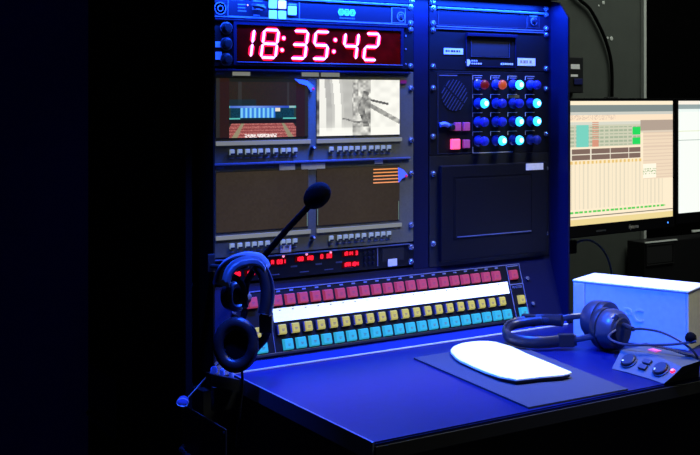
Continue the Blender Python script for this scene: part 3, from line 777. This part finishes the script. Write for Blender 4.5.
obj('yoke', sweep(bm_new(), [(1500, -255, 770), (1515, -275, 776), (1525, -300, 786), (1536, -322, 806), (1552, -331, 826)], 3, 6, n=8), M_hpgrey, t, smooth=True)
obj('yoke', sweep(bm_new(), [(1500, -140, 790), (1520, -185, 797), (1540, -208, 804), (1572, -222, 806)], 3, 6, n=8), M_hpgrey, t, smooth=True)
def cup(c, ax, label):
    cc = obj('ear_cup', lathe(bm_new(), [(22, 34), (33, 31), (39, 23), (41, 8), (40, 0), (0, 0)], c, ax, 32), M_hpgrey, t, smooth=True, label=label)
    obj('ear_pad', lathe(bm_new(), [(32, -1), (41, -3), (42, -10), (40, -17), (32, -20), (24, -19), (22, -8)], c, ax, 32), M_leather, cc, smooth=True)
    L = Vector(c); a = Vector(ax).normalized()
    obj('cup_disc', lathe(bm_new(), [(26, 33), (26, 35), (24, 36.5), (0, 36.5)], c, ax, 28), M_rubber, cc, smooth=True)
    return cc
c1 = cup((1561, -298, 793), (.12, -1, .05), 'outer ear cup facing the operator')
c2 = cup((1584, -256, 799), (-.15, 1, 0), 'far ear cup behind the near one')
obj('cup_plate', lathe(bm_new(), [(9, 34.5), (9, 37), (6, 38), (0, 38)], (1549, -296, 797), (.12, -1, .05), 16), M_hpgrey, c1, smooth=True)
cab_h = [(1532, -326, 798), (1520, -350, 790), (1490, -420, 800), (1480, -480, 806), (1500, -530, 812), (1540, -560, 822)]
obj('boom_arm', sweep(bm_new(), [(1543, -336, 799), (1515, -345, 790), (1495, -400, 790), (1497, -450, 797), (1515, -505, 806), (1541, -540, 815)], 2.4, n=8), M_hpgrey, t, smooth=True)
b = bm_new(); bmesh.ops.create_uvsphere(b, u_segments=16, v_segments=12, radius=10.5*S, matrix=Matrix.Translation(Vector((1540, -528, 819))*S)); 
obj('microphone_foam', b, M_matte, t, smooth=True, angle=180)
obj('cable_plug', sweep(bm_new(), [(1568, -331, 806), (1552, -358, 809), (1533, -392, 812)], 4.8, n=10), M_rubber, t, smooth=True)
obj('cable', sweep(bm_new(), [(1533, -392, 812), (1522, -430, 820), (1525, -470, 821), (1532, -505, 812), (1537, -535, 798), (1548, -540, 780), (1580, -520, 760), (1640, -480, 753), (1720, -440, 753)], 2.2, n=8), M_rubber, t, smooth=True)

# ------------------------------------------------------------------ intercom belt box with two knobs
t = thing('intercom_belt_box', 'arched grey intercom box with two knobs and red lamp near desk edge', 'intercom box', (1500, -480, 750))
F_ = [(1458, -412, 751), (1460, -450, 751.5), (1460, -500, 751.5), (1457, -541, 751), (1476, -546, 764), (1494, -549, 777), (1498, -527, 779.5), (1500, -505, 781), (1502, -480, 783), (1502, -455, 783), (1501, -421, 782), (1496, -398, 778)]
bm = prism(bm_new(), F_, (0, 0, 0.001)); bm.free()
bm = bm_new(); fr = [bm.verts.new(Vector(p)*S) for p in F_]
def backp(p):
    x, y, z = p
    if z > 760: return (x+50, y*.93-36, z+4)
    return (x+92, y*.93-36, 751)
bk = [bm.verts.new(Vector(backp(p))*S) for p in F_]
bm.faces.new(fr); bm.faces.new(bk[::-1])
for i in range(len(fr)): bm.faces.new((fr[i], bk[i], bk[(i+1) % len(fr)], fr[(i+1) % len(fr)]))
bmesh.ops.recalc_face_normals(bm, faces=bm.faces[:])
obj('case', bm, M_belt, t)
nrm = Vector((-25, 0, 35)).normalized()
M_dk = mat('dark_face_inlay', (44, 44, 46), .5)
def on_face(y, s): # s = distance up the sloped face
    return (1458.5+s*.814, y, 751+s*.581)
def disc(y, s, prof, m, nm, par, n=24): return obj(nm, lathe(bm_new(), prof, on_face(y, s), nrm, n), m, par, smooth=True)
for y, s in ((-436, 25), (-514, 26)):
    k = disc(y, s, [(16.5, 0), (16.5, 2), (14.5, 2.6), (14, 6.5), (12.5, 8), (0, 8)], M_rubber, 'knob', t)
    b = bm_new(); lathe(b, [(2, 0), (2, 1), (0, 1.2)], tuple(Vector(on_face(y+6, s-7))+nrm*8), nrm, 8); obj('knob_mark', b, M_white, k)
for s in (20, 34):
    b = bm_new(); box(b, -9, 9, -5, 5, 0, 5, 1.2)
    R = Matrix(((0, .814, nrm.x), (-1, 0, 0), (0, .581, nrm.z))).to_4x4()
    b.transform(Matrix.Translation(Vector(on_face(-475, s))*S) @ R); obj('push_button', b, M_dk, t)
led = disc(-538, 30, [(4.4, 0), (4.2, 2), (2.6, 3.4), (0, 4)], M_ledred, 'red_lamp', t, 16)
disc(-538, 30, [(2.4, 3.4), (2, 4.4), (0, 4.8)], M_pinkled, 'lamp_core', led, 12)
for i in range(26):
    y = -400-i*6.0; yb = y*.93-36
    b = bm_new(); z = 782-abs(i-11)*.16+4; box(b, 1541+i*.05, 1554, yb-1.8, yb+1.8, z-3, z+2.2); obj('grip_rib', b, M_dk, t)
obj('top_lamp', mbox(1516, 1530, -468, -446, 784, 786.5, bev=.8), mat('rose_window', (200, 90, 110), .5, emit=(200, 70, 95), es=.8), t)
obj('cable_connector', sweep(bm_new(), [(1600, -545, 768), (1625, -555, 770), (1650, -560, 764)], 9, n=12), M_rubber, t, smooth=True)

# ------------------------------------------------------------------ pale uninterruptible power supply
ang = math.atan2(-.924, .382)       # long axis runs from the far left corner to the near right corner
t = thing('power_supply_box', 'large pale backup power supply box at the right of the desk', 'power supply', (1593, -160, 750), (0, 0, ang))
L_, W_, Hh = 246, 105, 120
# local x runs toward the operator along the long face, local -y is the long face's outward side
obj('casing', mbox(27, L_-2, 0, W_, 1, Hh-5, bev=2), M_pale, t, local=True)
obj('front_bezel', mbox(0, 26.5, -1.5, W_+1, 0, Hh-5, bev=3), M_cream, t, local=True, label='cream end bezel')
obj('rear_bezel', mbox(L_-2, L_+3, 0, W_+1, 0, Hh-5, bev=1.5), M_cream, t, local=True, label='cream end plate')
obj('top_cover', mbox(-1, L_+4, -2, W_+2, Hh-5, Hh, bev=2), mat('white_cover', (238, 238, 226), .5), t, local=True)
text('embossed_lettering', 'APC', 38, (122, -.05, 58), M_pale, t, local=True, depth=.9, bold=.3)

# ------------------------------------------------------------------ computer monitors
def ui(u, v):
    n = rnd.random()
    if v < .035: return (252, 236, 205)
    if v < .085: return (128, 140, 138)
    if v < .11: return (205, 205, 195)
    if v < .165: return (225, 200, 178) if v < .15 and u < .42 and n < .35 else (250, 226, 196)
    if .17 < v < .375 and u < .665:
        if u > .585 and (.22 < v < .285 or .31 < v < .36): return (40, 215, 95)
        if .055 < u < .165 and v > .195: return (120, 208, 190)
        if .20 < u < .26 and (v*60) % 1 < .6: return (215, 150, 125)
        if v < .19: return (215, 215, 200)
        return (165, 178, 150) if (v*34) % 1 < .45 and (u*22) % 1 < .8 else (205, 205, 180)
    if u > .665 and .165 < v < .265: return (178, 160, 145) if v < .25 else (220, 205, 185)
    if .39 < v < .475 and u < .67:
        if .43 < v < .438: return (235, 225, 205)
        return (128, 105, 95) if (u*5.5) % 1 > .06 else (235, 225, 205)
    if u > .69 and v < .66:
        if .53 < v < .655 and u < .83: return (255, 246, 225) if not (.57 < v < .62 and n < .4 and (v*70) % 1 < .5) else (150, 180, 130)
        return (238, 216, 188) if (v*34) % 1 > .3 else (226, 202, 178)
    if .485 < v < .505 and u < .68: return (232, 195, 120) if (u*26) % 1 < .5 else (250, 230, 190)
    if .505 < v < .87 and u < .90: return (228, 216, 190) if (u*26) % 1 < .28 else (248, 232, 202)
    if .885 < v < .905 and u < .92: return (90, 205, 90) if (u*24) % 1 < .7 else (250, 230, 195)
    if .93 < v < .937: return (120, 115, 100)
    if v > .955: return (236, 214, 150)
    return (252, 234, 204)
def ui2(u, v):
    if v < .03: return (250, 240, 225)
    if v < .07: return (150, 165, 165)
    if v < .1: return (235, 245, 240)
    if .27 < v < .276: return (230, 235, 205)
    if .35 < v < .355: return (190, 200, 195)
    return (246, 252, 244)
M_pc = screen_mat('computer_screen', 1.05)
def pc_monitor(label, x, y, rz, fn, name_text, w=382):
    t = thing('computer_monitor', label, 'monitor', (x, y, 940), (0, 0, rz))
    b = bm_new(); box(b, -9, w+9, 0, 14, -27, 312, 3); box(b, 30, w-30, 14, 50, 20, 270, 8); obj('housing', b, mat('glossy_black', (14, 14, 15), .25), t, local=True)
    s = obj('screen', mbox(0, w, -1, 0, 3, 305), M_grid, t, local=True)
    picture('screen_image', s, 0, w, 3, 305, -1.4, 150, 124, fn, M_pc, local=True)
    text('maker_print', name_text, 15, (w*.6, -.6, -13), mat('silver_print', (190, 185, 170), .3), t, local=True, shear=.3)
    obj('model_print', mbox(w*.24, w*.33, -.6, 0, -17, -13), mat('dim_silver', (70, 72, 74)), t, local=True)
    obj('power_light', lathe(bm_new(), [(2.5, 0), (2, 1), (0, 1.4)], (w-18, 0, -12), n=10), mat('blue_led', (60, 120, 255), .4, emit=(60, 130, 255), es=2), t, local=True)
    return t
pc_monitor('black computer monitor showing a cream spreadsheet window right of the cabinet', 1813, 92, math.atan2(26, 381), ui, 'iiyama')
pc_monitor('black computer monitor with blank white screen at the far right edge', 2262, 160, math.atan2(20, 381), ui2, 'iiyama')
t = thing('monitor_stand', 'black clamp and pole stand behind the spreadsheet monitor', 'monitor stand', (1930, 260, 750))
obj('rear_shelf', mbox(1705, 2600, 62, 420, 560, 580, bev=2), M_under, t)
obj('pole', cone(bm_new(), (1935, 262, 580), (1935, 262, 1180), 17, n=20), M_rubber, t, smooth=True)
obj('cross_arm', mbox(1925, 2450, 236, 244, 1060, 1110, bev=3), M_rubber, t)
obj('bracket', mbox(1990, 2070, 165, 236, 1050, 1120, bev=3), M_rubber, t)
obj('bracket', mbox(2400, 2460, 222, 236, 1050, 1120, bev=3), M_rubber, t)
obj('clamp', mbox(1905, 1965, 232, 292, 850, 885, bev=3), M_rubber, t)
t = obj('monitor_cable', sweep(bm_new(), [(1958, 248, 868), (1985, 235, 882), (2015, 225, 878), (2045, 215, 850), (2060, 205, 800), (2065, 200, 700), (2065, 200, 586)], 3, n=8), mat('grey_blue_cable', (110, 130, 170), .4), smooth=True)
t['label'] = 'thin blue-grey cable looping below the spreadsheet monitor'; t['category'] = 'cable'
# cable down the wall, and the switch box
t = thing('wall_cable', 'thick black cable curving down the grey wall to monitor top', 'cable', (2600, 860, 1590))
pts = [(2546, 888, 1611), (2582, 888, 1586), (2626, 888, 1559), (2665, 888, 1511), (2698, 888, 1458), (2722, 888, 1400), (2731, 888, 1342), (2731, 888, 1257)]
obj('cable_jacket', sweep(bm_new(), pts, 6, n=10), M_matte, t, smooth=True)
obj('cable_clip', mbox(2680, 2730, 856, 876, 1246, 1256, bev=2), M_rubber, t)
t = thing('wall_switch_box', 'small black box with white labels on the grey wall beside cabinet', 'switch box', (2575, 880, 1290))
obj('box_body', mbox(2470, 2562, 850, 899, 1270, 1390, bev=3), M_black, t)
obj('paper_label', mbox(2505, 2545, 848.6, 850, 1350, 1366), M_white, t); obj('paper_label', mbox(2505, 2536, 848.6, 850, 1324, 1332), M_white, t)
obj('switch', mbox(2518, 2556, 846, 850, 1298, 1318, bev=2), mat('navy_switch', (30, 34, 90), .4), t)
for i, (x, z, w_) in enumerate(((2702, 1583, 7), (2722, 1462, 5), (2740, 1460, 8), (2680, 1572, 4))):
    o = obj('wall_patch', lathe(bm_new(), [(w_, 0), (w_*.8, 1), (0, 1.2)], (x, 899.5, z), n=9), M_trim); o['kind'] = 'structure'; o.name = 'trim_%d' % (i+2)
# black equipment cabinet at the right under the monitors
t = thing('low_equipment_cabinet', 'low black drawer cabinet with pale top edge, behind the power supply box', 'cabinet', (3050, 840, 0))
obj('body', mbox(2930, 3560, 700, 880, 0, 720, bev=3), M_black, t) if False else obj('body', mbox(2800, 3600, 802, 884, 0, 756, bev=3), mat('black_cabinet', (12, 12, 12), .5), t)
obj('top_edge', mbox(2800, 2958, 798, 802, 754, 758.5), mat('pale_edge', (245, 250, 240), .5, emit=None), t)
obj('top_edge', mbox(3035, 3160, 798, 802, 777, 784), mat('pale_edge', (245, 250, 240), .5), t)
obj('drawer', frame(mbox(2812, 2935, 799, 802, 682, 742, bev=1), 2806, 2941, 676, 748, 802, 3, 5), mat('grey_drawer', (34, 34, 34), .5), t)
